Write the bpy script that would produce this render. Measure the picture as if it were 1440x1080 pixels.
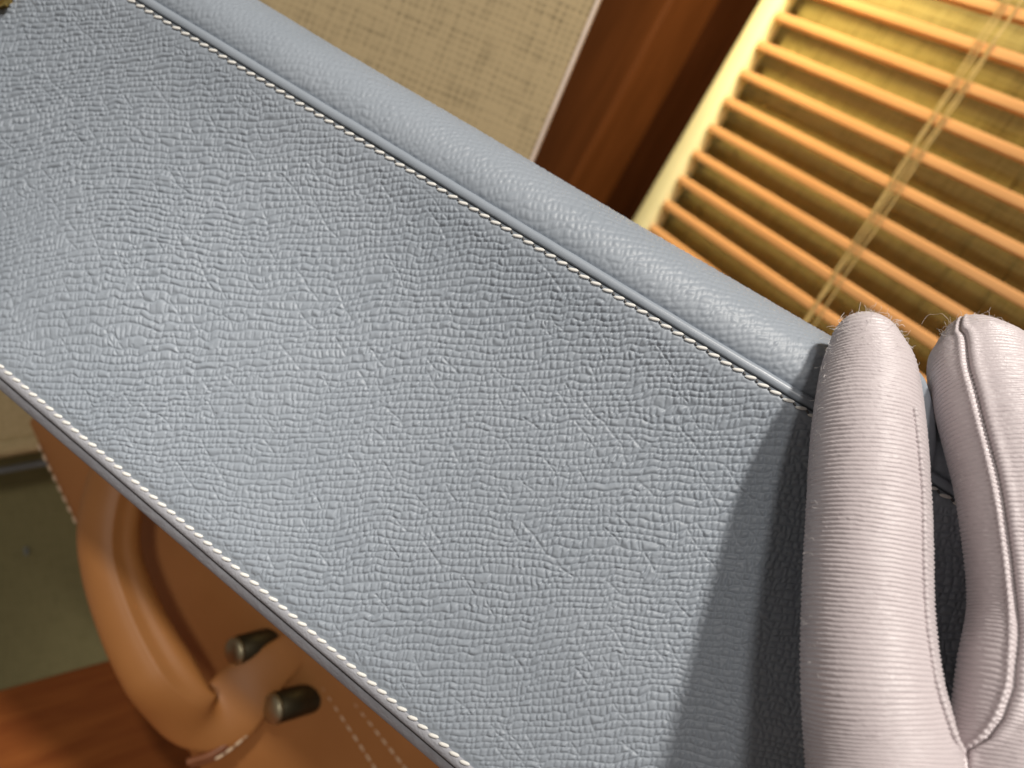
import bpy, math, random
import numpy as np
from mathutils import Vector, Matrix

for o in list(bpy.data.objects):
    bpy.data.objects.remove(o)
scene = bpy.context.scene
col = scene.collection
random.seed(7)
rng = np.random.default_rng(7)

# ------------------------------------------------------------------ frames
# lengths in millimetres in the lens frame (x right, y down, z forward); world in metres, Z up,
# world X along the slats of the blind, world Y into the wall
F = 1100.0
e1 = np.array([0.48288, 0.57686, -0.65884]); e1 /= np.linalg.norm(e1)
e2 = np.array([-0.45720, 0.80776, 0.37216]); e2 -= e1 * (e1 @ e2); e2 /= np.linalg.norm(e2)
en = np.cross(e1, e2)
TABLE = 330.0                      # table top, mm below the lens
R3 = np.stack([e1, en, -e2])       # lens frame -> world axes
LIFT = np.array([0.0, 0.0, TABLE / 1000.0])


def W(p):
    p = np.asarray(p, float)
    return p @ R3.T / 1000.0 + LIFT


def D(d):
    return np.asarray(d, float) @ R3.T


def ray(px, py):
    return np.array([(px - 720.0) / F, (py - 540.0) / F, 1.0])


def P(px, py, z):
    return ray(px, py) * z


# ------------------------------------------------------------------ camera
cam = bpy.data.cameras.new('camera')
cam.sensor_width = 36.0
cam.lens = 36.0 * F / 1440.0
cam.clip_start = 0.005
cam.clip_end = 20.0
cam_o = bpy.data.objects.new('camera', cam)
col.objects.link(cam_o)
right, up, back = D([1, 0, 0]), D([0, -1, 0]), D([0, 0, -1])
M = Matrix.Identity(4)
for i in range(3):
    M[i][0], M[i][1], M[i][2], M[i][3] = right[i], up[i], back[i], LIFT[i]
cam_o.matrix_world = M
scene.camera = cam_o
cam.dof.use_dof = True
cam.dof.focus_distance = 0.164
cam.dof.aperture_fstop = cam.lens / 2.35

# ------------------------------------------------------------------ world and lamps
world = bpy.data.worlds.new('World')
scene.world = world
world.use_nodes = True
bg = world.node_tree.nodes['Background']
bg.inputs[0].default_value = (1.0, 0.90, 0.80, 1)
bg.inputs[1].default_value = 0.16


def lamp(name, pos, target, size, power, color, shape='DISK', spread=180):
    l = bpy.data.lights.new(name, 'AREA')
    l.shape = shape
    l.size = size
    l.energy = power
    l.color = color
    l.spread = math.radians(spread)
    o = bpy.data.objects.new(name, l)
    col.objects.link(o)
    p, t = Vector(W(pos)), Vector(W(target))
    o.location = p
    o.rotation_euler = (t - p).to_track_quat('-Z', 'Y').to_euler()
    return o


MID = np.array([0, 0, 178.0])


def toward(d, dist):
    d = np.array(d, float)
    return MID + d / np.linalg.norm(d) * dist


lamp('ceiling_spot', toward((0.72, -0.85, -1.0), 1100), MID, 0.09, 13.0, (1.0, 0.94, 0.86))
lamp('ceiling_lamp', toward((0.13, -0.24, -1.0), 1000), MID, 0.12, 2.5, (1.0, 0.95, 0.90))


def track_spot(name, pos, target, power, cone, color):
    l = bpy.data.lights.new(name, 'SPOT')
    l.energy = power; l.color = color; l.shadow_soft_size = 0.03
    l.spot_size = math.radians(cone); l.spot_blend = 0.9
    o = bpy.data.objects.new(name, l)
    col.objects.link(o)
    p, t = Vector(W(pos)), Vector(W(target))
    o.location = p
    o.rotation_euler = (t - p).to_track_quat('-Z', 'Y').to_euler()


tt_ = P(205, 935, 283)
track_spot('display_spot', tt_ + np.array([0.3, -0.72, -1.0]) / 1.268 * 1000, tt_, 13.0, 13.0, (1.0, 0.95, 0.88))

vs = scene.view_settings
vs.view_transform = 'Standard'
vs.look = 'None'
vs.exposure = 0.0
vs.gamma = 1.0


# ------------------------------------------------------------------ noise in numpy
TAB = rng.random((256, 256))


def vn(x, y, s=0):
    x = x + 37.7 * s; y = y + 91.3 * s
    xi = np.floor(x).astype(int); yi = np.floor(y).astype(int)
    fx = x - xi; fy = y - yi
    fx = fx * fx * (3 - 2 * fx); fy = fy * fy * (3 - 2 * fy)
    a = TAB[xi & 255, yi & 255]; b = TAB[(xi + 1) & 255, yi & 255]
    c = TAB[xi & 255, (yi + 1) & 255]; d = TAB[(xi + 1) & 255, (yi + 1) & 255]
    return (a * (1 - fx) + b * fx) * (1 - fy) + (c * (1 - fx) + d * fx) * fy - 0.5


def hsh(i, j, s=0):
    h = (i.astype(np.int64) * 374761393 + j.astype(np.int64) * 668265263 + s * 974634777) & 0xFFFFFFFF
    h = ((h ^ (h >> 13)) * 1274126177) & 0xFFFFFFFF
    h = h ^ (h >> 16)
    return (h & 0xFFFF) / 65535.0


def grain(x, y):
    """Embossed calf grain: rows of small pillows cut by short upright and long slanting grooves; 0 in a groove, 1 on a pillow."""
    p, q = 1.54, 1.46
    wx = x + 1.6 * vn(x / 13, y / 13, 1) + 0.75 * vn(x / 3.4, y / 3.0, 2)
    wy = y + 9.0 * vn(x / 46, y / 34, 3) + 1.6 * vn(x / 11, y / 8, 4) + 0.95 * vn(x / 2.6, y / 2.2, 5)
    v = wy / p
    i = np.floor(v).astype(int)
    f = v - i
    j = np.round(v).astype(int)
    seg = np.floor(wx / 3.1 + hsh(j, j * 0, 5) * 9).astype(int)
    dr = np.abs(v - j) * p
    dr = np.where(hsh(j, seg, 6) < 0.02, 9.0, dr)
    xx = wx / q + hsh(i, i * 0, 1) * 17 - 0.28 * (f - 0.5)
    k0 = np.floor(xx).astype(int)
    pm = np.clip(0.07 + 0.26 * vn(x / 22, y / 9, 8) + 0.10 * np.clip((60 - x) / 60, -1, 1), 0.02, 0.30)
    dc = np.full(x.shape, 9.0)
    for dk in (-1, 0, 1, 2):
        k = k0 + dk
        b = k + 0.62 * (hsh(i, k, 2) - 0.5)
        d = np.abs(xx - b) * q
        dc = np.minimum(dc, np.where(hsh(i, k, 3) > pm, d, 9.0))
    a = math.radians(56)
    w = (wx * math.sin(a) + wy * math.cos(a) + 2.2 * vn(x / 7, y / 7, 9)) / 2.7
    al = (wx * math.cos(a) - wy * math.sin(a))
    jw = np.round(w).astype(int)
    b = jw + 0.5 * (hsh(jw, jw * 0, 4) - 0.5)
    sg = np.floor(al / 4.6 + hsh(jw, jw * 0, 7) * 9).astype(int)
    dd = np.where(hsh(jw, sg, 8) < 0.15, np.abs(w - b) * 2.7, 9.0)
    d = np.minimum(np.minimum(dr * 0.95, dc * 1.05), dd)
    wid = 0.60 + 0.12 * vn(x / 5, y / 5, 11)
    t = np.clip(d / wid, 0, 1)
    h = np.sqrt(np.clip(1 - (1 - t) ** 2, 0, 1)) * 0.75 + 0.25 * t * t * (3 - 2 * t)
    h = h * (0.88 + 0.45 * (hsh(i, k0, 9) - 0.5) * np.clip(d / 0.7, 0, 1)) + 0.16 * vn(x / 0.7, y / 0.7, 10)
    return h


def smooth_interp(xs, ys, x):
    """Monotone-ish cubic through the given points."""
    xs = np.asarray(xs, float); ys = np.asarray(ys, float)
    m = np.gradient(ys, xs)
    x = np.clip(x, xs[0], xs[-1])
    k = np.clip(np.searchsorted(xs, x, side='right') - 1, 0, len(xs) - 2)
    h = xs[k + 1] - xs[k]
    t = (x - xs[k]) / h
    return ((2 * t**3 - 3 * t**2 + 1) * ys[k] + (t**3 - 2 * t**2 + t) * h * m[k]
            + (-2 * t**3 + 3 * t**2) * ys[k + 1] + (t**3 - t**2) * h * m[k + 1])


# ------------------------------------------------------------------ object helpers
def tag(o, label, cat=None, group=None, kind=None):
    if label: o['label'] = label
    if cat: o['category'] = cat
    if group: o['group'] = group
    if kind: o['kind'] = kind
    return o


def empty(name, pos, label, cat):
    o = bpy.data.objects.new(name, None)
    o.empty_display_size = 0.02
    col.objects.link(o)
    o.location = Vector(W(pos))
    return tag(o, label, cat)


def root_loc(parent):
    v = Vector((0, 0, 0))
    while parent is not None:
        v = v + parent.location
        parent = parent.parent
    return v


def mesh_np(name, verts, quads):
    me = bpy.data.meshes.new(name)
    verts = np.ascontiguousarray(verts, dtype=np.float32)
    quads = np.ascontiguousarray(quads, dtype=np.int32)
    me.vertices.add(len(verts)); me.vertices.foreach_set('co', verts.ravel())
    me.loops.add(quads.size); me.loops.foreach_set('vertex_index', quads.ravel())
    me.polygons.add(len(quads))
    k = quads.shape[1]
    me.polygons.foreach_set('loop_start', np.arange(len(quads), dtype=np.int32) * k)
    me.update(calc_edges=True)
    me.validate()
    return me


def shade(me, smooth=True):
    me.polygons.foreach_set('use_smooth', np.full(len(me.polygons), smooth))
    me.update()


def link(name, me, mat, parent=None, smooth=True, origin=None):
    if mat is not None and not me.materials:
        me.materials.append(mat)
    shade(me, smooth)
    o = bpy.data.objects.new(name, me)
    col.objects.link(o)
    o.parent = parent
    return o


def part(name, pts, faces, mat, parent=None, smooth=True):
    """pts in the lens frame (mm); placed as a child of parent (vertices relative to parent)."""
    base = root_loc(parent)
    v = W(pts) - np.array(base)
    if isinstance(faces, np.ndarray):
        me = mesh_np(name, v, faces)
    else:
        me = bpy.data.meshes.new(name)
        me.from_pydata([tuple(a) for a in v], [], faces)
        me.update()
    return link(name, me, mat, parent, smooth)


def grid_quads(nu, nv, wrap=False):
    idx = np.arange(nu * nv).reshape(nu, nv)
    if wrap:
        nx = np.roll(idx, -1, axis=1)
        a, b, c, d = idx[:-1], idx[1:], nx[1:], nx[:-1]
    else:
        a, b, c, d = idx[:-1, :-1], idx[1:, :-1], idx[1:, 1:], idx[:-1, 1:]
    return np.stack([a.ravel(), b.ravel(), c.ravel(), d.ravel()], axis=1)


def spline(pts, n):
    """Catmull-Rom resample by arc length (any dimension; length from the first three)."""
    pts = np.asarray(pts, float)
    q = np.vstack([2 * pts[0] - pts[1], pts, 2 * pts[-1] - pts[-2]])
    out = []
    for i in range(1, len(q) - 2):
        t = np.linspace(0, 1, 40, endpoint=False)[:, None]
        p0, p1, p2, p3 = q[i - 1], q[i], q[i + 1], q[i + 2]
        out.append(0.5 * (2 * p1 + (p2 - p0) * t + (2 * p0 - 5 * p1 + 4 * p2 - p3) * t**2 + (3 * p1 - p0 - 3 * p2 + p3) * t**3))
    out = np.vstack(out + [pts[-1:]])
    s = np.concatenate([[0], np.cumsum(np.linalg.norm(np.diff(out[:, :3], axis=0), axis=1))])
    ss = np.linspace(0, s[-1], n)
    return np.stack([np.interp(ss, s, out[:, k]) for k in range(out.shape[1])], axis=1), ss


BOXM = {}


def box(name, c, axes, size, mat, parent=None, bevel=0.0, label=None):
    """c centre (lens frame mm), axes three unit vectors, size mm; the object's own axes follow the box."""
    sx, sy, sz = [s / 2000.0 for s in size]
    b = min(bevel / 1000.0, sx * .9, sy * .9, sz * .9)
    import bmesh
    bm = bmesh.new()
    bmesh.ops.create_cube(bm, size=2.0)
    bmesh.ops.scale(bm, vec=(sx, sy, sz), verts=bm.verts)
    if b > 0:
        bmesh.ops.bevel(bm, geom=list(bm.edges), offset=b, segments=3, profile=0.5, affect='EDGES')
    me = bpy.data.meshes.new(name)
    bm.to_mesh(me); bm.free()
    o = link(name, me, mat, parent, b > 0)
    m = Matrix.Identity(4)
    loc = W(c) - np.array(root_loc(parent))
    for k in range(3):
        d = D(axes[k])
        for i in range(3):
            m[i][k] = d[i]
    for i in range(3):
        m[i][3] = loc[i]
    o.matrix_local = m
    BOXM[o.name] = m
    return o


def tube(path, radius, nseg=12, n=80, squash=None, up=None):
    """round tube along path (lens mm); returns pts, quads, closed by shrinking ends"""
    c, s = spline(path, n)
    t = np.gradient(c, axis=0); t /= np.linalg.norm(t, axis=1)[:, None]
    nrm = np.array(up if up is not None else (0, 0, -1.0))
    a = np.zeros_like(c)
    v = nrm - t[0] * (nrm @ t[0]); v /= np.linalg.norm(v)
    for i in range(n):
        v = v - t[i] * (v @ t[i]); v /= np.linalg.norm(v)
        a[i] = v
    b = np.cross(t, a)
    ang = np.linspace(0, 2 * np.pi, nseg, endpoint=False)
    r = radius(s / s[-1]) if callable(radius) else np.full(n, radius)
    k = squash or (1, 1)
    pts = c[:, None] + r[:, None, None] * (k[0] * np.cos(ang)[None, :, None] * a[:, None] + k[1] * np.sin(ang)[None, :, None] * b[:, None])
    pts = pts.reshape(-1, 3)
    q = grid_quads(n, nseg, True)
    return pts, q


# ------------------------------------------------------------------ materials
def new_mat(name):
    m = bpy.data.materials.new(name)
    m.use_nodes = True
    nt = m.node_tree
    return m, nt, nt.nodes['Principled BSDF']


def N(nt, t, **kw):
    n = nt.nodes.new(t)
    for k, v in kw.items():
        if k.startswith('i_'):
            n.inputs[k[2:].replace('_', ' ')].default_value = v
        else:
            setattr(n, k, v)
    return n


def ramp(nt, fac, stops):
    r = N(nt, 'ShaderNodeValToRGB')
    el = r.color_ramp.elements
    while len(el) < len(stops): el.new(0.5)
    for e, (p, c) in zip(el, stops):
        e.position = p; e.color = (*c, 1)
    nt.links.new(fac, r.inputs[0])
    return r.outputs[0]


def simple(name, c1, c2, scale, rough=0.5, bump=0.0, bscale=None, metal=0.0, spec=0.5, detail=4, coat=0.0, dist=0.0002, sheen=0.0):
    m, nt, b = new_mat(name)
    tc = N(nt, 'ShaderNodeTexCoord')
    nz = N(nt, 'ShaderNodeTexNoise', i_Scale=scale, i_Detail=detail)
    nt.links.new(tc.outputs['Object'], nz.inputs['Vector'])
    nt.links.new(ramp(nt, nz.outputs[0], [(0.3, c1), (0.7, c2)]), b.inputs['Base Color'])
    b.inputs['Roughness'].default_value = rough
    b.inputs['Metallic'].default_value = metal
    b.inputs['Specular IOR Level'].default_value = spec
    b.inputs['Coat Weight'].default_value = coat
    b.inputs['Sheen Weight'].default_value = sheen
    if bump:
        n2 = N(nt, 'ShaderNodeTexNoise', i_Scale=bscale or scale * 6, i_Detail=3)
        nt.links.new(tc.outputs['Object'], n2.inputs['Vector'])
        bp = N(nt, 'ShaderNodeBump', i_Strength=bump, i_Distance=dist)
        nt.links.new(n2.outputs[0], bp.inputs['Height'])
        nt.links.new(bp.outputs[0], b.inputs['Normal'])
    return m


def weave(name, c_lo, c_hi, pitch_mm, rough=0.9, bump=0.7, slub=0.5):
    """plain woven cloth: two crossing sets of threads of uneven colour and thickness, in the object's own X-Z plane"""
    m, nt, b = new_mat(name)
    tc = N(nt, 'ShaderNodeTexCoord')
    sep = N(nt, 'ShaderNodeSeparateXYZ')
    wn = N(nt, 'ShaderNodeTexNoise', i_Scale=60.0, i_Detail=3)
    nt.links.new(tc.outputs['Object'], wn.inputs['Vector'])
    mix = N(nt, 'ShaderNodeVectorMath', operation='MULTIPLY_ADD')
    nt.links.new(wn.outputs['Color'], mix.inputs[0])
    mix.inputs[1].default_value = (pitch_mm * 0.0008,) * 3
    nt.links.new(tc.outputs['Object'], mix.inputs[2])
    nt.links.new(mix.outputs[0], sep.inputs[0])
    k = 2 * math.pi / (pitch_mm / 1000.0)

    def thread(axis, ph):
        mu = N(nt, 'ShaderNodeMath', operation='MULTIPLY_ADD')
        nt.links.new(sep.outputs[axis], mu.inputs[0]); mu.inputs[1].default_value = k; mu.inputs[2].default_value = ph
        s = N(nt, 'ShaderNodeMath', operation='SINE'); nt.links.new(mu.outputs[0], s.inputs[0])
        a = N(nt, 'ShaderNodeMath', operation='MULTIPLY_ADD'); nt.links.new(s.outputs[0], a.inputs[0])
        a.inputs[1].default_value = 0.5; a.inputs[2].default_value = 0.5
        return a.outputs[0]
    tx, tz = thread('X', 0), thread('Z', 1)
    mx = N(nt, 'ShaderNodeMath', operation='MAXIMUM'); nt.links.new(tx, mx.inputs[0]); nt.links.new(tz, mx.inputs[1])
    # slubs: noise stretched along each thread direction

    def streak(sx, sz):
        mp = N(nt, 'ShaderNodeMapping'); mp.inputs['Scale'].default_value = (sx, 1, sz)
        nt.links.new(tc.outputs['Object'], mp.inputs['Vector'])
        nz = N(nt, 'ShaderNodeTexNoise', i_Scale=1.0, i_Detail=2); nt.links.new(mp.outputs[0], nz.inputs['Vector'])
        return nz.outputs[0]
    f = 1100.0 / pitch_mm
    ad = N(nt, 'ShaderNodeMath', operation='ADD'); nt.links.new(streak(f, f * .12), ad.inputs[0]); nt.links.new(streak(f * .12, f), ad.inputs[1])
    fac = N(nt, 'ShaderNodeMath', operation='MULTIPLY_ADD'); nt.links.new(ad.outputs[0], fac.inputs[0]); fac.inputs[1].default_value = slub * 1.6
    h2 = N(nt, 'ShaderNodeMath', operation='MULTIPLY_ADD'); nt.links.new(mx.outputs[0], h2.inputs[0]); h2.inputs[1].default_value = 0.45; h2.inputs[2].default_value = 0.05 - slub * 0.85
    nt.links.new(h2.outputs[0], fac.inputs[2])
    nt.links.new(ramp(nt, fac.outputs[0], [(0.08, c_lo), (0.95, c_hi)]), b.inputs['Base Color'])
    b.inputs['Roughness'].default_value = rough
    b.inputs['Specular IOR Level'].default_value = 0.2
    bp = N(nt, 'ShaderNodeBump', i_Strength=bump, i_Distance=0.0004)
    nt.links.new(fac.outputs[0], bp.inputs['Height'])
    nt.links.new(bp.outputs[0], b.inputs['Normal'])
    return m


BLUE1, BLUE2 = (0.258, 0.293, 0.337), (0.298, 0.333, 0.379)
m_leather = simple('blue_grey_leather', BLUE1, BLUE2, 22, rough=0.46, bump=0.25, bscale=5200, spec=0.45, dist=0.00006)
m_smooth = simple('smooth_blue_leather', BLUE1, BLUE2, 60, rough=0.36, bump=0.2, bscale=2400, spec=0.5, dist=0.0001)
m_edge = simple('blue_leather_edge', (0.31, 0.315, 0.345), (0.38, 0.385, 0.415), 160, rough=0.72, bump=0.6, bscale=1600, spec=0.2, dist=0.0003)
m_paint = simple('edge_paint', (0.075, 0.072, 0.07), (0.11, 0.105, 0.10), 200, rough=0.4)
m_inside = simple('blue_leather_body', (0.20, 0.24, 0.28), (0.25, 0.29, 0.33), 60, rough=0.5, bump=0.4, bscale=900)
m_thread = simple('white_linen_thread', (0.74, 0.73, 0.69), (0.84, 0.83, 0.79), 900, rough=0.55, bump=0.5, bscale=5000, dist=0.0002)
m_gold = simple('gold_plated_metal', (0.55, 0.36, 0.10), (0.62, 0.42, 0.13), 90, rough=0.28, metal=1.0)
m_glove = simple('silver_white_satin', (0.54, 0.475, 0.488), (0.61, 0.543, 0.555), 45, rough=0.36, bump=0.5, bscale=4200, spec=0.85, dist=0.00016, sheen=0.3)
m_fibre = simple('white_fibre', (0.8, 0.76, 0.74), (0.85, 0.82, 0.8), 300, rough=0.6)
m_tan = simple('tan_leather', (0.43, 0.178, 0.050), (0.50, 0.215, 0.066), 28, rough=0.52, bump=0.15, bscale=1500, spec=0.5, dist=0.0001)
m_tan_edge = simple('tan_leather_edge', (0.24, 0.085, 0.03), (0.30, 0.11, 0.045), 120, rough=0.45)
m_tan_thread = simple('tan_thread', (0.78, 0.58, 0.38), (0.85, 0.65, 0.45), 600, rough=0.6)
m_cap = simple('brass_cap_metal', (0.46, 0.41, 0.27), (0.54, 0.48, 0.33), 120, rough=0.45, metal=1.0)
m_bronze = simple('dark_bronze_metal', (0.075, 0.062, 0.038), (0.11, 0.095, 0.06), 120, rough=0.52, metal=1.0)
m_linen = weave('beige_linen', (0.105, 0.08, 0.043), (0.315, 0.243, 0.137), 2.8, slub=0.75)
m_cloth = weave('beige_fine_cloth', (0.36, 0.27, 0.13), (0.62, 0.49, 0.27), 1.05)
m_olive = weave('olive_cloth', (0.14, 0.12, 0.056), (0.23, 0.20, 0.095), 1.6, slub=0.7)
m_screen = weave('olive_gold_screen_cloth', (0.165, 0.135, 0.038), (0.38, 0.318, 0.115), 2.6, slub=0.6)
m_rim = simple('board_rim', (0.42, 0.33, 0.27), (0.50, 0.40, 0.33), 80, rough=0.5)
m_rail = simple('grey_metal_rail', (0.16, 0.17, 0.17), (0.2, 0.21, 0.21), 60, rough=0.5, metal=0.2)
m_jamb = simple('lamplit_yellow_jamb', (0.82, 0.75, 0.42), (0.86, 0.80, 0.47), 30, rough=0.55)  # jamb colour, with the warm lamp's yellow spill partly put into it
m_cord = simple('straw_cord', (0.52, 0.38, 0.15), (0.62, 0.46, 0.19), 400, rough=0.8)


def wood(name, c1, c2, rough, along=(1, 9, 9), scale=55):
    m, nt, b = new_mat(name)
    tc = N(nt, 'ShaderNodeTexCoord')
    mp = N(nt, 'ShaderNodeMapping'); mp.inputs['Scale'].default_value = along
    nt.links.new(tc.outputs['Object'], mp.inputs['Vector'])
    nz = N(nt, 'ShaderNodeTexNoise', i_Scale=scale, i_Detail=6, i_Distortion=0.6)
    nt.links.new(mp.outputs[0], nz.inputs['Vector'])
    nt.links.new(ramp(nt, nz.outputs[0], [(0.3, c1), (0.7, c2)]), b.inputs['Base Color'])
    b.inputs['Roughness'].default_value = rough
    b.inputs['Specular IOR Level'].default_value = 0.12
    bp = N(nt, 'ShaderNodeBump', i_Strength=0.15, i_Distance=0.0003)
    nt.links.new(nz.outputs[0], bp.inputs['Height']); nt.links.new(bp.outputs[0], b.inputs['Normal'])
    return m


m_slat = wood('orange_bamboo', (0.66, 0.33, 0.13), (0.78, 0.42, 0.18), 0.5, (1, 12, 12), 14)
m_post = wood('brown_wood', (0.082, 0.024, 0.004), (0.112, 0.034, 0.007), 0.6, (9, 9, 1), 18)
m_shaded_wood = wood('shaded_brown_wood', (0.034, 0.010, 0.003), (0.052, 0.016, 0.005), 0.4, (9, 9, 1), 18)  # brown wood darkened: shade of the recess put into the colour
m_table = wood('red_brown_table_wood', (0.16, 0.045, 0.012), (0.22, 0.07, 0.018), 0.4, (1.2, 10, 10), 16)

# ------------------------------------------------------------------ setting: table, board, post, blind
WALL = 359.0          # front plane of the blind, mm along en


def wallp(a, b, off=0.0):
    """point on the wall: a along the slats, b downwards, off deeper into the wall"""
    return a * e1 + b * e2 + (WALL + off) * en


AX = (e1, en, -e2)

# table top (horizontal)
tp = []
for (x, y) in ((-420, 1083), (-20, 975), (165, 925), (520, 826)):
    r = ray(x, y); tp.append(r * (TABLE / (r @ e2)))
a0, a1 = tp[0], tp[-1]
far = (a1 - a0) / np.linalg.norm(a1 - a0)
near = np.cross(far, e2)
if near[2] > 0: near = -near
cc = (a0 + a1) / 2 + near * 160 + e2 * 12
tb = box('table_top', cc, (far, near, -e2), (np.linalg.norm(a1 - a0) + 160, 320, 24), m_table, bevel=2.0)
tag(tb, 'red brown wooden table top below the tan handbag', 'table', kind='structure')

# linen board leaning behind the blue bag, nearly square to the lens
bz = 312.0
c0, c1 = P(842, -2, bz), P(755, 207, bz + 4)
bd = (c1 - c0) / np.linalg.norm(c1 - c0)
bx = np.array([bd[1], -bd[0], 0.0]); bx -= bd * (bx @ bd); bx /= np.linalg.norm(bx)
bn = np.cross(bx, bd)
if bn[2] < 0: bn = -bn
board = empty('linen_board', c0 + bd * 95 - bx * 110, 'beige linen covered board behind the top of the blue handbag', 'board')
bc = c0 + bd * 70 - bx * 112 + bn * 4
box('linen_panel', bc, (bx, bn, -bd), (222, 8, 250), m_linen, board, bevel=1.2)
box('rim', c0 + bd * 70 - bx * 0.2 + bn * 4.6, (bx, bn, -bd), (1.7, 7.5, 250), m_rim, board, bevel=0.5)

# brown post and recess of the frame; recess shade is put into its wood colour
post = empty('wooden_post', wallp(-440, 60), 'brown wooden post between the linen board and the blind', 'post')
box('post', wallp(-468, -30, 30), AX, (122, 60, 420), m_post, post, bevel=3)
recess = empty('recess_panel', wallp(-375, 60, 40), 'brown wooden panel set back beside the blind, recess shade put into its colour', 'panel')
box('panel_board', wallp(-375, -30, 42), AX, (66, 10, 420), m_shaded_wood, recess, bevel=1)

blind = empty('slatted_blind', wallp(-230, 150), 'slatted blind of thin orange bamboo boards over olive cloth with an edge whose yellow has lamplight put into the colour', 'blind')
box('side_jamb', wallp(-334.5, -30, 6), AX, (15.5, 14, 380), m_jamb, blind, bevel=5)
box('cloth_backing', wallp(-168, -30, 22.5), AX, (346, 3, 380), m_screen, blind)
slat_me = None
for k in range(-7, 11):
    b = -3.9 + 16.3 * k
    if slat_me is None:
        s = box('slat', wallp(-163, b, 3.0), AX, (326, 6.0, 4.7), m_slat, blind, bevel=0.7)
        slat_me = s.data
        m0 = BOXM[s.name].copy()
        b0 = b
    else:
        s = bpy.data.objects.new('slat', slat_me)
        col.objects.link(s)
        s.parent = blind
        m2 = m0.copy()
        dv = D(e2) * (b - b0) / 1000.0 + D(e1) * random.uniform(-.5, .5) / 1000.0
        for i in range(3): m2[i][3] = m0[i][3] + dv[i]
        s.matrix_local = m2 @ Matrix.Rotation(random.uniform(-.05, .05), 4, 'X')
# seams in the cloth and the ladder cords
for k, a in enumerate((-316, -172, -150, -128, -106)):
    box('cloth_seam', wallp(a, -30, 20.7), AX, (1.3, 1.0, 380), m_cord if k < 0 else m_screen, blind)
for a, lean in ((-211.8, 0.075), (-210.0, 0.055), (-206.6, 0.035), (-204.9, 0.06)):
    path = [wallp(a + lean * (b + 60) + 0.25 * math.sin(b / 9.0 + a), b, -0.7 + 0.35 * math.cos(b * 2 * math.pi / 16.3)) for b in np.linspace(-160, 160, 60)]
    pts, q = tube(path, 0.36, 6, 240)
    part('ladder_cord', pts, q, m_cord, blind)

# left background: cloth block, rail and olive panel
blk = empty('cloth_block', P(-60, 640, 350), 'beige cloth covered block at the left edge behind the tan handbag', 'display block')
LX, LY = np.array([0.985, -0.17, 0.0]), np.array([0.17, 0.985, 0.0])
LZ = np.array([0, 0, 1.0])
box('cloth_front', P(-90, 498, 350), (LX, LZ, -LY), (110, 24, 88), m_cloth, blk, bevel=1.5)
box('hem', P(-90, 648, 349), (LX, LZ, -LY), (110, 25, 7.2), m_cloth, blk, bevel=2.5)
ol = empty('olive_panel', P(0, 900, 420), 'dark olive cloth panel standing behind the tan handbag', 'panel')
box('cloth_panel', P(-20, 905, 425), (LX, LZ, -LY), (330, 10, 200), m_olive, ol, bevel=1.5)
rl = box('grey_rail', P(-60, 672, 372), (LX, LZ, -LY), (140, 14, 3.2), m_rail, bevel=1.2)
tag(rl, 'thin grey metal rail under the beige cloth block', 'rail')
tgm = box('paper_tag', P(37, 775, 418), (LX, LZ, -LY), (2.2, 1.0, 4.0), m_rail, bevel=0.3)
tag(tgm, 'tiny white tag on the olive cloth panel', 'tag')

# ------------------------------------------------------------------ blue handbag
nb_ = np.array([0.154, 0.077, 1.0])


def Q(x, y):
    r = ray(x, y)
    return r * (178.0 / (r @ nb_))


bN = -nb_ / np.linalg.norm(nb_)
bO = Q(190, 5)
bU = Q(1135, 580) - bO; bU /= np.linalg.norm(bU)
bV = np.cross(bU, bN)
if bV[1] > 0: bV = -bV


def B(u, v, h):
    u, v, h = np.broadcast_arrays(np.asarray(u, float), np.asarray(v, float), np.asarray(h, float))
    return bO + u[..., None] * bU + v[..., None] * bV + h[..., None] * bN


def vb(u):       # lower edge of the big panel
    return -96.1 - (u - 22.6) * (9.3 / 151.6)


U0, U1 = -48.0, 278.0
SA = math.radians(32.0)


def img_xy(u, v):
    return u * math.cos(SA) + v * math.sin(SA), -u * math.sin(SA) + v * math.cos(SA)


bag = empty('blue_handbag', B(110, -50, -95), 'pale blue grey grained leather handbag with white saddle stitching, held by a gloved hand', 'handbag')


def panel_base(u, v):
    d = -v                        # distance from upper seam
    e = v - vb(u)                 # distance from lower edge
    h = 6.4 * np.exp(-d / 19.0) - 3.7 * np.clip(1 - d / 96.0, 0, 1) - 0.55 * np.exp(-(d / 0.75)**2)
    h = h + 0.9 * np.sin(np.pi * np.clip(d / 100, 0, 1)) ** 2
    h = h - 0.35 * np.exp(-e / 1.2)
    h = h + 0.8 * vn(u / 60, v / 45, 21) + 0.35 * vn(u / 24, v / 20, 22)
    return h


nu, nv = 1500, 480
u = np.linspace(U0, U1, nu)[:, None]
t = np.linspace(0, 1, nv)[None, :]
V = vb(u) * (1 - t) + 0.3 * t
Ug = np.broadcast_to(u, V.shape)
gx, gy = img_xy(Ug, V)
g = grain(gx, gy)
amp = 0.60 * np.clip((-V) / 3.5, 0.12, 1) * np.clip((V - vb(Ug)) / 3.0, 0.25, 1) * (1 + 0.35 * vn(gx / 30, gy / 26, 31))
H = panel_base(Ug, V) + amp * g
front = part('front_panel', B(Ug, V, H).reshape(-1, 3), grid_quads(nu, nv), m_leather, bag)
front['label'] = 'large grained front panel of the blue handbag'

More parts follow.
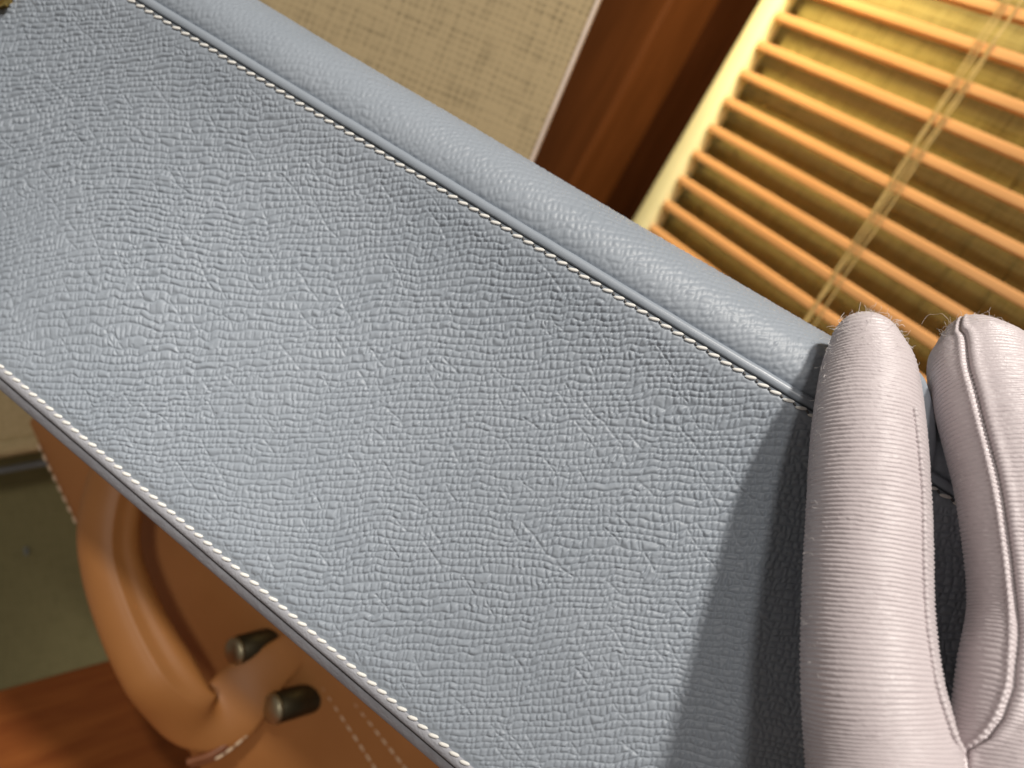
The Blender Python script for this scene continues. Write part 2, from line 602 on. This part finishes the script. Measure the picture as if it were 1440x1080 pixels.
# rolled side beyond the upper seam
rp = np.array([(0, 0.75), (1.0, 1.15), (2.4, 1.45), (4.4, 1.45), (6.6, 0.95), (8.8, -0.1), (10.9, -1.9), (13.0, -4.5), (14.8, -7.9), (16.1, -12.0), (16.8, -18), (17.0, -28), (16.9, -45), (16.0, -70), (13.5, -88)])
pr, ss = spline(np.c_[rp, np.zeros(len(rp))], 330)
fine = ss < 45
pr = np.vstack([pr[fine], pr[~fine][::14], pr[-1:]])
sarc = np.concatenate([[0], np.cumsum(np.linalg.norm(np.diff(pr, axis=0), axis=1))])
tg = np.gradient(pr, axis=0); tg /= np.linalg.norm(tg, axis=1)[:, None]
nr = np.stack([-tg[:, 1], tg[:, 0]], 1)
nr *= np.sign(nr[:1, 1:2])
nuR = 1100
u = np.linspace(U0, U1, nuR)[:, None]
Ug = np.broadcast_to(u, (nuR, len(pr)))
Sg = np.broadcast_to(sarc[None], Ug.shape)
gx, gy = img_xy(Ug * 1.0, Sg + 4.0)
g = grain(gx + 300, gy + 77)
am = 0.29 * np.clip(Sg / 1.0, 0, 1) * np.where(Sg < 44, 1, 0)
wob = 0.6 * vn(Ug / 40, Sg / 30, 41) * np.clip(Sg / 6, 0, 1)
disp = am * g + wob
Vr = 2.85 + 1.02 * pr[None, :, 0] + nr[None, :, 0] * disp
Hr = pr[None, :, 1] + nr[None, :, 1] * disp
roll = part('rolled_side', B(Ug, Vr, Hr).reshape(-1, 3), grid_quads(nuR, len(pr)), m_leather, bag)

# smooth piping strip between the seam and the rolled side
cp = np.array([(0.35, -0.6), (0.42, 0.9), (0.6, 1.65), (1.0, 2.1), (1.75, 2.3), (2.4, 2.15), (2.85, 1.7), (3.05, 1.0), (3.12, -0.4)])
cpr, _ = spline(np.c_[cp, np.zeros(len(cp))], 26)
uu = np.linspace(U0, U1, 420)[:, None]
hh = 0.28 * vn(uu / 30, uu * 0 + 3, 51) + 0.10 * vn(uu / 5, uu * 0 + 1, 52)
vv = cpr[None, :, 0] + 0.14 * vn(uu / 26, uu * 0 + 7, 53) + 0.08 * vn(uu / 4, uu * 0 + 9, 54)
pp = B(np.broadcast_to(uu, (420, 26)), vv, cpr[None, :, 1] + hh)
part('piping', pp.reshape(-1, 3), grid_quads(420, 26), m_smooth, bag)


# stitches: one waxed thread stitch, shared
def stitch_mesh(name, L, r, flat=0.8):
    n, m = 9, 8
    x = np.linspace(-1, 1, n)
    rr = (1 - np.abs(x)**3.2) ** 0.6
    rr[0] = rr[-1] = 0.12
    ang = np.linspace(0, 2 * np.pi, m, endpoint=False)
    tw = x * 0.6
    pts = np.stack([np.broadcast_to(x[:, None] * L / 2, (n, m)),
                    rr[:, None] * r * np.cos(ang[None] + tw[:, None]),
                    rr[:, None] * r * flat * np.sin(ang[None] + tw[:, None])], -1).reshape(-1, 3) / 1000
    me = mesh_np(name, pts, grid_quads(n, m, True))
    return me


def place(me, name, pos, ax, nrm, parent, mat):
    """object with its X along ax, its Z along nrm; all lens frame"""
    o = bpy.data.objects.new(name, me)
    col.objects.link(o)
    o.parent = parent
    if not me.materials: me.materials.append(mat)
    ax = np.array(ax) / np.linalg.norm(ax)
    z = np.array(nrm) - ax * (np.array(nrm) @ ax); z /= np.linalg.norm(z)
    y = np.cross(z, ax)
    loc = W(pos) - np.array(root_loc(parent))
    m = Matrix.Identity(4)
    for k, vv_ in enumerate((ax, y, z)):
        d = D(vv_)
        for i in range(3): m[i][k] = d[i]
    for i in range(3): m[i][3] = loc[i]
    o.matrix_local = m
    return o


st_top = stitch_mesh('seam_stitch', 2.5, 0.39)
shade(st_top)
hole = stitch_mesh('needle_hole', 0.85, 0.26)
shade(hole)
pitch = 3.02
for k in range(int((262 + 8) / pitch)):
    uu_ = -8 + k * pitch + random.uniform(-.08, .08)
    tilt = math.radians(19 + random.uniform(-3, 3))
    ax = bU * math.cos(tilt) + bV * math.sin(tilt)
    hgt = float(panel_base(np.array([[uu_]]), np.array([[-0.45]]))[0, 0]) + 0.42
    place(st_top, 'stitch', B(uu_, -0.30 + random.uniform(-.06, .06), hgt), ax, bN, front, m_thread)
    ax2 = bU * math.cos(-.5) + bV * math.sin(-.5)
    place(hole, 'needle_hole', B(uu_ + pitch / 2, -0.22, hgt - 0.12), ax2, bN, front, m_paint)

# lower rim: two leather layers with a dark painted joint between, sloping away from the panel
rim = np.array([(0.35, -0.9), (0.2, 0.1), (-0.3, 0.4), (-0.9, 0.42), (-1.7, 0.2), (-2.4, -0.35), (-2.5, -1.2)])
joint = np.array([(-2.1, -1.05), (-2.6, -1.5), (-3.2, -1.85), (-3.6, -2.1)])
rim2 = np.array([(-3.3, -1.65), (-4.0, -1.8), (-5.2, -2.5), (-6.1, -3.3), (-6.6, -4.3), (-6.4, -5.4), (-5.2, -6.4), (-2.0, -7.0), (2.0, -7.0)])


def extrude(name, prof, n, mat, wv, seed, parent=bag, npr=22, per=0.12):
    c, _ = spline(np.c_[prof, np.zeros(len(prof))], npr)
    uu = np.linspace(U0, U1, n)[:, None]
    vbu = vb(uu)
    w = wv * vn(uu / 22, uu * 0 + seed, 60 + seed) + wv * per * 2 * vn(uu / 1.6, c[None, :, 0] * 2, 70 + seed)
    return part(name, B(np.broadcast_to(uu, (n, npr)), vbu + c[None, :, 0] + w * .5, c[None, :, 1] + w).reshape(-1, 3), grid_quads(n, npr), mat, parent)


extrude('upper_rim', rim, 500, m_edge, 0.35, 1)
extrude('rim_joint', joint, 300, m_paint, 0.2, 2)
extrude('lower_rim', rim2, 700, m_edge, 0.45, 3, per=0.3)

st_low = stitch_mesh('rim_stitch', 2.5, 0.46, 0.8)
shade(st_low)
eU = B(174.2, vb(174.2), 0) - B(22.6, vb(22.6), 0); eU /= np.linalg.norm(eU)
eV = np.cross(eU, bN)
if eV @ bV < 0: eV = -eV
for k in range(int((190 - 8) / 3.0)):
    uu_ = 8 + k * 3.0 + random.uniform(-.08, .08)
    tilt = math.radians(19 + random.uniform(-3, 3))
    ax = eU * math.cos(tilt) + eV * math.sin(tilt)
    place(st_low, 'stitch', B(uu_, vb(uu_) + 0.15 + random.uniform(-.06, .06), 0.38), ax, bN, front, m_thread)

# body behind the panel: gussets and back, closed
prof = [(-1.0, -5.5), (3.0, -40), (8.0, -88)]
sec0 = []
for (uq, s) in ((U0, 0), (U0 + 3, .0), (U1 - 3, .0), (U1, 0)):
    lo = vb(uq)
    sec0.append([(lo + 1.0, -5.0), (lo + 3.0, -20), (lo + 3.5, -60), (lo + 9.0, -88), (6.0, -92), (13.5, -86), (14.2, -60), (14.0, -20), (8.0, -5.5), (-2, -4.5), (lo / 2, -5.0), (lo + 2, -5.0)])
sec0 = np.array(sec0)
us = np.array([U0 + .3, U0 + 3, U1 - 3, U1 - .3])
pts = B(np.broadcast_to(us[:, None], sec0.shape[:2]), sec0[..., 0], sec0[..., 1]).reshape(-1, 3)
q = [tuple(int(a) for a in f) for f in grid_quads(4, 12, True)]
q += [tuple(range(12)), tuple(range(36, 48))[::-1]]
part('bag_body', pts, q, m_inside, bag, smooth=False)

# gold stud near the upper left corner
sp = np.array([(0.02, 4.6), (1.6, 4.5), (3.2, 4.1), (4.3, 3.5), (4.85, 2.7), (4.8, 2.1), (3.9, 1.6), (3.4, -1.6)])
spr, _ = spline(np.c_[sp, np.zeros(len(sp))], 24)
ang = np.linspace(0, 2 * np.pi, 40, endpoint=False)
c0_ = Q(3, -6) - bO
cu, cv = c0_ @ bU, c0_ @ bV
part('gold_stud', B(cu + spr[:, :1] * np.cos(ang)[None], cv + spr[:, :1] * np.sin(ang)[None], spr[:, 1:2] + 0 * ang[None]).reshape(-1, 3), grid_quads(24, 40, True), m_gold, bag)

# leather tab whose rounded edge shows between the two fingers
tabc = []
for (x, y) in ((1215, 520), (1262, 508), (1297, 524), (1312, 560), (1318, 600), (1317, 640), (1306, 672), (1268, 680), (1222, 640)):
    tabc.append(P(x, y, 160.5))
tabc = np.array(tabc)
tabc[:, 2] = tabc[:, 2]
cen = tabc.mean(0)
rings = []
for sc_, dz in ((1.0, 3.2), (1.0, 1.4), (0.985, 0.5), (0.93, 0.0), (0.82, 0.15), (0.5, 0.3), (0.02, 0.3)):
    r_ = cen + (tabc - cen) * sc_; r_[:, 2] += dz; rings.append(r_)
rr_ = []
for r_ in rings:
    s_, _ = spline(np.vstack([r_, r_[:1]]), 49); rr_.append(s_[:-1])
part('leather_tab', np.vstack(rr_), grid_quads(len(rr_), 48, True), m_smooth, bag)

# ------------------------------------------------------------------ gloved hand
hand = empty('gloved_hand', P(1420, 1300, 125), 'hand in a ribbed silvery white satin glove, two fingers laid over the blue bag', 'hand')


class Finger:
    def __init__(self, rows, n, m, tilt=0.0, depthk=0.94, crease=None):
        """rows: px centre x, px y, depth, half width px"""
        cpts, rad = [], []
        for (x, y, z, hw) in rows:
            cpts.append(P(x, y, z)); rad.append(0.955 * hw * z / F)
        data = np.c_[np.array(cpts), np.array(rad)]
        c, s = spline(data, n)
        self.n, self.m, self.s = n, m, s
        self.c, self.r = c[:, :3], np.maximum(c[:, 3], 0.05)
        # rounded tip
        t0 = 4.2
        k = np.clip(s / t0, 0, 1)
        self.r = self.r * np.sqrt(np.clip(1 - (1 - k)**2, 0.0004, 1)) ** 0.6
        tt = np.gradient(self.c, axis=0); tt /= np.linalg.norm(tt, axis=1)[:, None]
        w = 31
        ker = np.ones(w) / w
        tt = np.stack([np.convolve(np.pad(tt[:, i], w // 2, mode='edge'), ker, 'valid') for i in range(3)], 1)
        tt /= np.linalg.norm(tt, axis=1)[:, None]
        v = np.array([0, 0, -1.0])
        self.a = v[None] - tt * (tt @ v)[:, None]; self.a /= np.linalg.norm(self.a, axis=1)[:, None]
        self.b = np.cross(self.a, tt)
        if self.b[n // 2][0] < 0: self.b = -self.b
        self.dk = depthk
        self.crease = crease

    def surf(self, i, ang, extra=0.0):
        r = self.r[i] + extra
        return self.c[i] + r * (self.dk * math.cos(ang) * self.a[i] + math.sin(ang) * self.b[i])

    def mesh(self, rib, amp, seed):
        n, m = self.n, self.m
        ang = np.linspace(-np.pi, np.pi, m, endpoint=False)
        S = np.broadcast_to(self.s[:, None], (n, m)); A = np.broadcast_to(ang[None], (n, m))
        arc = A * 10.0
        ws = S + 0.25 * vn(S / 9, arc / 7, seed) + 0.12 * vn(S / 1.6, arc / 2.0, seed + 1) + 0.9 * (1 - np.cos(A)) * 0.35
        ph = ws / rib * 2 * np.pi
        ribs = np.abs(np.cos(ph / 2)) ** 0.8
        loops = 0.5 + 0.5 * np.cos(arc / 0.78 * 2 * np.pi + np.floor(ws / rib) * np.pi)
        d = amp * (ribs - 0.5) * (0.55 + 0.75 * loops + 0.8 * vn(S / 0.8, arc / 0.6, seed + 2) + 0.4 * vn(S / 0.9, arc / 4, seed + 7)) + 0.55 * vn(S / 22, arc / 14, seed + 3) + 0.10 * vn(S / 6, arc / 5, seed + 5)
        d = d * np.clip(S / 3.0, 0.15, 1)
        if self.crease is not None:
            a0 = np.interp(self.s, self.crease[0], self.crease[1])[:, None]
            x = (A - a0) * 10.5
            d = d - 0.75 * np.exp(-(x / 0.45)**2) + 0.35 * np.exp(-((x + 1.0) / 0.6)**2) + 0.4 * np.exp(-((x - 1.3) / 0.9)**2)
        r = self.r[:, None] + d
        flat = 1.0
        pts = self.c[:, None] + r[..., None] * (self.dk * np.cos(A)[..., None] * self.a[:, None] + np.sin(A)[..., None] * self.b[:, None] * flat)
        return pts.reshape(-1, 3), grid_quads(n, m, True)


f1_rows = [(1216, 449, 165, 30), (1216, 458, 164, 38), (1217, 480, 162.5, 49), (1220, 520, 160, 65), (1219, 600, 155, 77), (1220, 700, 150, 83), (1219, 850, 144, 90),
           (1224, 950, 140, 97), (1238, 1050, 136.5, 107), (1250, 1140, 132, 112), (1275, 1280, 124, 118)]
f2_rows = [(1362, 460, 171, 30), (1366, 470, 169, 42), (1377, 498, 166, 68), (1390, 540, 161, 80), (1409, 600, 155, 83), (1432, 700, 149, 83), (1450, 850, 143, 83),
           (1443, 950, 139, 90), (1440, 1040, 136, 98), (1445, 1140, 131, 108), (1450, 1280, 124, 116)]
fg1 = Finger(f1_rows, 800, 240)
L2 = None
fg2 = Finger(f2_rows, 800, 240)


def s_at_y(fg, y):
    py = fg.c[:, 1] / fg.c[:, 2] * F + 540
    return float(np.interp(y, py, fg.s)), int(np.argmin(np.abs(py - y)))




def on_finger(fg, x, y):
    """ring index and angle of the point of the finger's visible side that stands at x, y in the picture"""
    A = np.linspace(-1.6, 1.6, 161)
    p = fg.c[:, None] + fg.r[:, None, None] * (fg.dk * np.cos(A)[None, :, None] * fg.a[:, None] + np.sin(A)[None, :, None] * fg.b[:, None])
    d = (p[..., 0] / p[..., 2] * F + 720 - x)**2 + (p[..., 1] / p[..., 2] * F + 540 - y)**2
    i, k = np.unravel_index(np.argmin(d), d.shape)
    return int(i), float(A[k])


F2_SEAM = [on_finger(fg2, x, y) for x, y in ((1352, 466), (1364, 520), (1380, 580), (1395, 640), (1410, 710), (1423, 790), (1429, 860), (1430, 920), (1425, 965), (1410, 1010), (1388, 1038), (1358, 1057))]
F1_SEAM = [on_finger(fg1, x, y) for x, y in ((1284, 575), (1291, 630), (1296, 700), (1298, 780), (1301, 860), (1308, 920), (1316, 960), (1329, 1005), (1342, 1040), (1352, 1060))]
cs = [fg2.s[i] for i, a in F2_SEAM]
ca = [a for i, a in F2_SEAM]
fg2.crease = (np.array(cs), np.array(ca))

allp, allq, off = [], [], 0
for fg, sd in ((fg1, 100), (fg2, 120)):
    p_, q_ = fg.mesh(0.84, 0.33, sd)
    allp.append(p_); allq.append(q_ + off); off += len(p_)
# rest of the hand, below and right of the picture: ring finger, little finger, thumb, back of the hand
for rows, n_, m_ in (([(1540, 560, 160, 20), (1545, 590, 157, 60), (1575, 760, 147, 78), (1590, 950, 139, 84), (1580, 1120, 131, 92), (1560, 1280, 124, 100)], 120, 40),
                     ([(1660, 760, 156, 20), (1668, 790, 152, 52), (1700, 900, 145, 66), (1715, 1040, 138, 72), (1690, 1180, 130, 80), (1640, 1330, 122, 92)], 120, 40),
                     ([(1150, 1400, 148, 20), (1158, 1425, 146, 62), (1190, 1490, 141, 84), (1240, 1570, 133, 96), (1320, 1660, 124, 112)], 120, 40),
                     ([(1430, 1060, 134, 60), (1432, 1110, 133, 150), (1445, 1230, 127, 260), (1450, 1400, 118, 290), (1450, 1600, 108, 280), (1450, 1800, 100, 210), (1450, 2000, 96, 190), (1450, 2100, 95, 185)], 140, 60)):
    big = len(rows) == 8
    fg = Finger(rows, n_, m_, depthk=0.42 if big else 0.94)
    if big: fg.r = np.maximum(fg.r, 0.1)
    p_, q_ = fg.mesh(0.86, 0.0, 140)
    allp.append(p_); allq.append(q_ + off); off += len(p_)
wp_, wq_ = tube([P(1225, 1092, 138), P(1300, 1089, 135.5), P(1350, 1087, 135), P(1400, 1089, 135.5), P(1450, 1092, 137)], 5.6, 40, 60)
allp.append(wp_); allq.append(wq_ + off); off += len(wp_)
glove = part('glove', np.vstack(allp), np.vstack(allq), m_glove, hand)

# raised seam cord on the right side of the straight finger, running into the web
seam_pts = [fg1.surf(i, a, 0.34) for i, a in F1_SEAM]
pts, q = tube(seam_pts, lambda t: 0.48 * (1 + 0.26 * np.sin(t * 2 * np.pi * 62) + 0.15 * np.sin(t * 2 * np.pi * 23)), 10, 900)
part('seam', pts, q, m_glove, hand)
seam_pts = [fg2.surf(i, a - 0.10, 0.10) for i, a in F2_SEAM]
pts, q = tube(seam_pts, lambda t: 0.36 * (1 + 0.25 * np.sin(t * 2 * np.pi * 70)), 8, 1400)
part('seam', pts, q, m_glove, hand)

# loose fibres standing off the cloth
fp, fq, off = [], [], 0


def fibre(base, d, L, curl):
    pts = [base]
    d = d / np.linalg.norm(d)
    p = base.copy()
    for _ in range(7):
        d = d + rng.normal(0, curl, 3); d /= np.linalg.norm(d)
        p = p + d * L / 7
        pts.append(p.copy())
    return pts


spots = []
for _ in range(110):
    i = int(abs(rng.normal(0, 1)) * 28) + 4
    spots.append((fg1, i, rng.uniform(-1.6, 1.6), rng.uniform(0.8, 3.0)))
for _ in range(70):
    i = int(rng.uniform(60, 640)); spots.append((fg1, i, -1.45 + rng.normal(0, .15), rng.uniform(0.3, 1.6)))
for _ in range(30):
    i = int(rng.uniform(10, 90)); spots.append((fg1, i, 1.3 + rng.normal(0, .2), rng.uniform(0.4, 2.0)))
for _ in range(45):
    i = int(abs(rng.normal(0, 1)) * 26) + 4
    spots.append((fg2, i, rng.uniform(-1.7, 1.2), rng.uniform(0.5, 2.2)))
spots.append((fg2, 14, -1.5, 9.0))
for _ in range(260):
    spots.append((fg1, int(rng.uniform(20, 720)), -1.5 + rng.normal(0, .08), rng.uniform(0.15, 0.6)))
for _ in range(90):
    spots.append((fg1, int(rng.uniform(4, 120)), rng.uniform(-1.6, 1.6), rng.uniform(0.2, 0.7)))
for _ in range(120):
    spots.append((fg2, int(rng.uniform(4, 300)), -1.5 + rng.normal(0, .1), rng.uniform(0.15, 0.5)))
for fg, i, a, L in spots:
    b0_ = fg.surf(i, a, 0.0)
    d = b0_ - fg.c[i]
    d = d / np.linalg.norm(d) - 0.35 * np.array([0, 1.0, 0]) * (i < 60)
    pts, q = tube(fibre(b0_, d, L, 0.45), rng.uniform(0.02, 0.034), 4, 14)
    fp.append(pts); fq.append(q + off); off += len(pts)
ff = part('loose_fibres', np.vstack(fp), np.vstack(fq), m_fibre, hand)
ff['kind'] = 'stuff'

# ------------------------------------------------------------------ tan handbag
tan = empty('tan_handbag', P(330, 1010, 345), 'smooth tan leather handbag with a padded top handle and dark bronze posts', 'handbag')
outl = [(38, 592), (62, 645), (108, 742), (165, 860), (235, 985), (300, 1105), (520, 1240), (800, 1200), (820, 900), (420, 560), (120, 520)]
op = np.array([P(x, y, 322 - 0.05 * (x - 100)) for (x, y) in outl])
opc = op.mean(0)
rings = []
for sc_, dz in ((0.97, 34), (1.0, 30), (1.0, 2.2), (0.993, 0.7), (0.98, 0.0), (0.6, -0.8), (0.0005, -1.2)):
    r_ = opc + (op - opc) * sc_
    r_[:, 2] += dz
    s_, _ = spline(np.vstack([r_, r_[:1]]), 121); rings.append(s_[:-1])
part('front_panel', np.vstack(rings), grid_quads(len(rings), 120, True), m_tan, tan)

# handle: padded, with a ridge on its inner side, then the flat strap that runs to the posts
hrows = [(215, 560, 296, 26), (178, 640, 291, 38), (156, 720, 287, 42), (157, 790, 284, 42), (188, 880, 281, 46), (232, 960, 280, 50), (272, 1010, 283, 50),
         (314, 1004, 290, 48), (348, 968, 293, 43), (382, 938, 298, 31), (418, 908, 305, 24)]
cpts = np.array([np.r_[P(x, y, z), hw * z / F] for (x, y, z, hw) in hrows])
c, s = spline(cpts, 260)
rad = c[:, 3]; c = c[:, :3]
tt = np.gradient(c, axis=0); tt /= np.linalg.norm(tt, axis=1)[:, None]
w = 25
tt = np.stack([np.convolve(np.pad(tt[:, i], w // 2, mode='edge'), np.ones(w) / w, 'valid') for i in range(3)], 1)
tt /= np.linalg.norm(tt, axis=1)[:, None]
va = np.array([-0.1, 0.1, -1.0])
aa = va[None] - tt * (tt @ va)[:, None]; aa /= np.linalg.norm(aa, axis=1)[:, None]
bb = np.cross(aa, tt)
sgn = np.sign((bb[60] @ np.array([1.0, 0, 0])))
bb = bb * sgn            # bb points to the inner (right) side
ang = np.linspace(-np.pi, np.pi, 96, endpoint=False)
fl = np.clip((s / s[-1] - 0.60) / 0.16, 0, 1)[:, None]; fl = fl * fl * (3 - 2 * fl)
prof = 1.0 + 0.0 * ang[None]
ridge = 0.035 * np.exp(-((ang - 0.62) / 0.06)**2) - 0.12 * np.exp(-((ang - 1.0) / 0.30)**2)
rr = rad[:, None] * (prof + ridge[None] * (1 - fl))
kz = 0.85 * (1 - fl) + 0.20 * fl
hp = c[:, None] + rr[..., None] * (kz[..., None] * np.cos(ang)[None, :, None] * aa[:, None] + np.sin(ang)[None, :, None] * bb[:, None])
handle = part('handle', hp.reshape(-1, 3), grid_quads(260, 96, True), m_tan, tan)

# layered lower edge of the strap end, with its stitches
epx = [(262, 1070, 284), (300, 1056, 286), (338, 1026, 291), (362, 996, 296), (374, 968, 301)]
for dx, dy, dz, r_ in ((2, 2, 2, 1.5), (7, 6, 4, 1.3)):
    pts, q = tube([P(x + dx, y + dy, z + dz) for (x, y, z) in epx], r_, 10, 80)
    part('strap_edge', pts, q, m_tan_edge, handle)
tst = stitch_mesh('tan_stitch', 3.6, 0.55)
shade(tst)
tst.materials.append(m_tan_thread)
ce, se = spline([P(x + 9, y + 8, z - 0.2) for (x, y, z) in epx], 40)
for i in range(10, 38, 4):
    place(tst, 'stitch', ce[i], ce[i + 1] - ce[i - 1], (0, 0, -1), handle, m_tan_thread)


def post_parts(pa, pb, ra):
    pa, pb = np.array(pa), np.array(pb)
    ax = pb - pa; L = np.linalg.norm(ax); ax /= L
    x = np.cross(ax, [0, 1.0, 0]); x /= np.linalg.norm(x); y = np.cross(ax, x)
    pr_ = np.array([(0.02, -1.6), (ra * .5, -1.35), (ra * .85, -0.7), (ra * .97, 0.1), (ra * .97, 0.6), (ra * .90, 0.9), (ra * .90, 1.4), (ra, 1.7), (ra, L * .6), (ra, L - .8), (ra * 1.08, L), (ra * 1.08, L + 3)])
    ang = np.linspace(0, 2 * np.pi, 36, endpoint=False)
    pts = pa + pr_[:, 1][:, None, None] * ax + pr_[:, 0][:, None, None] * (np.cos(ang)[None, :, None] * x + np.sin(ang)[None, :, None] * y)
    k = 6
    o = part('metal_post', pts[k - 1:].reshape(-1, 3), grid_quads(len(pr_) - k + 1, 36, True), m_bronze, tan)
    part('post_cap', pts[:k].reshape(-1, 3), grid_quads(k, 36, True), m_cap, o)
    return o


post_parts(P(329, 916, 294), P(392, 898, 311), 5.4)
post_parts(P(382, 997, 291), P(444, 979, 308), 5.8)


def zat(x):
    return 322 - 0.05 * (x - 100) - 1.2


lst = stitch_mesh('row_stitch', 3.6, 0.6)
shade(lst)
lst.materials.append(m_tan_thread)
for (xa, ya, xb, yb, cnt) in ((424, 920, 540, 1100, 13), (496, 985, 585, 1100, 9), (52, 622, 108, 738, 8)):
    for k in range(cnt):
        f = (k + .5) / cnt
        x, y = xa + (xb - xa) * f, ya + (yb - ya) * f
        place(lst, 'stitch', P(x, y, zat(x) - 0.1), P(xb, yb, zat(xb)) - P(xa, ya, zat(xa)), (0, 0, -1), tan, m_tan_thread)

# warm picture light washing down the edge of the blind
lamp('blind_wash_lamp', wallp(-300, -190, -110), wallp(-300, -10, 6), 0.03, 0.30, (1.0, 0.80, 0.42), spread=110)
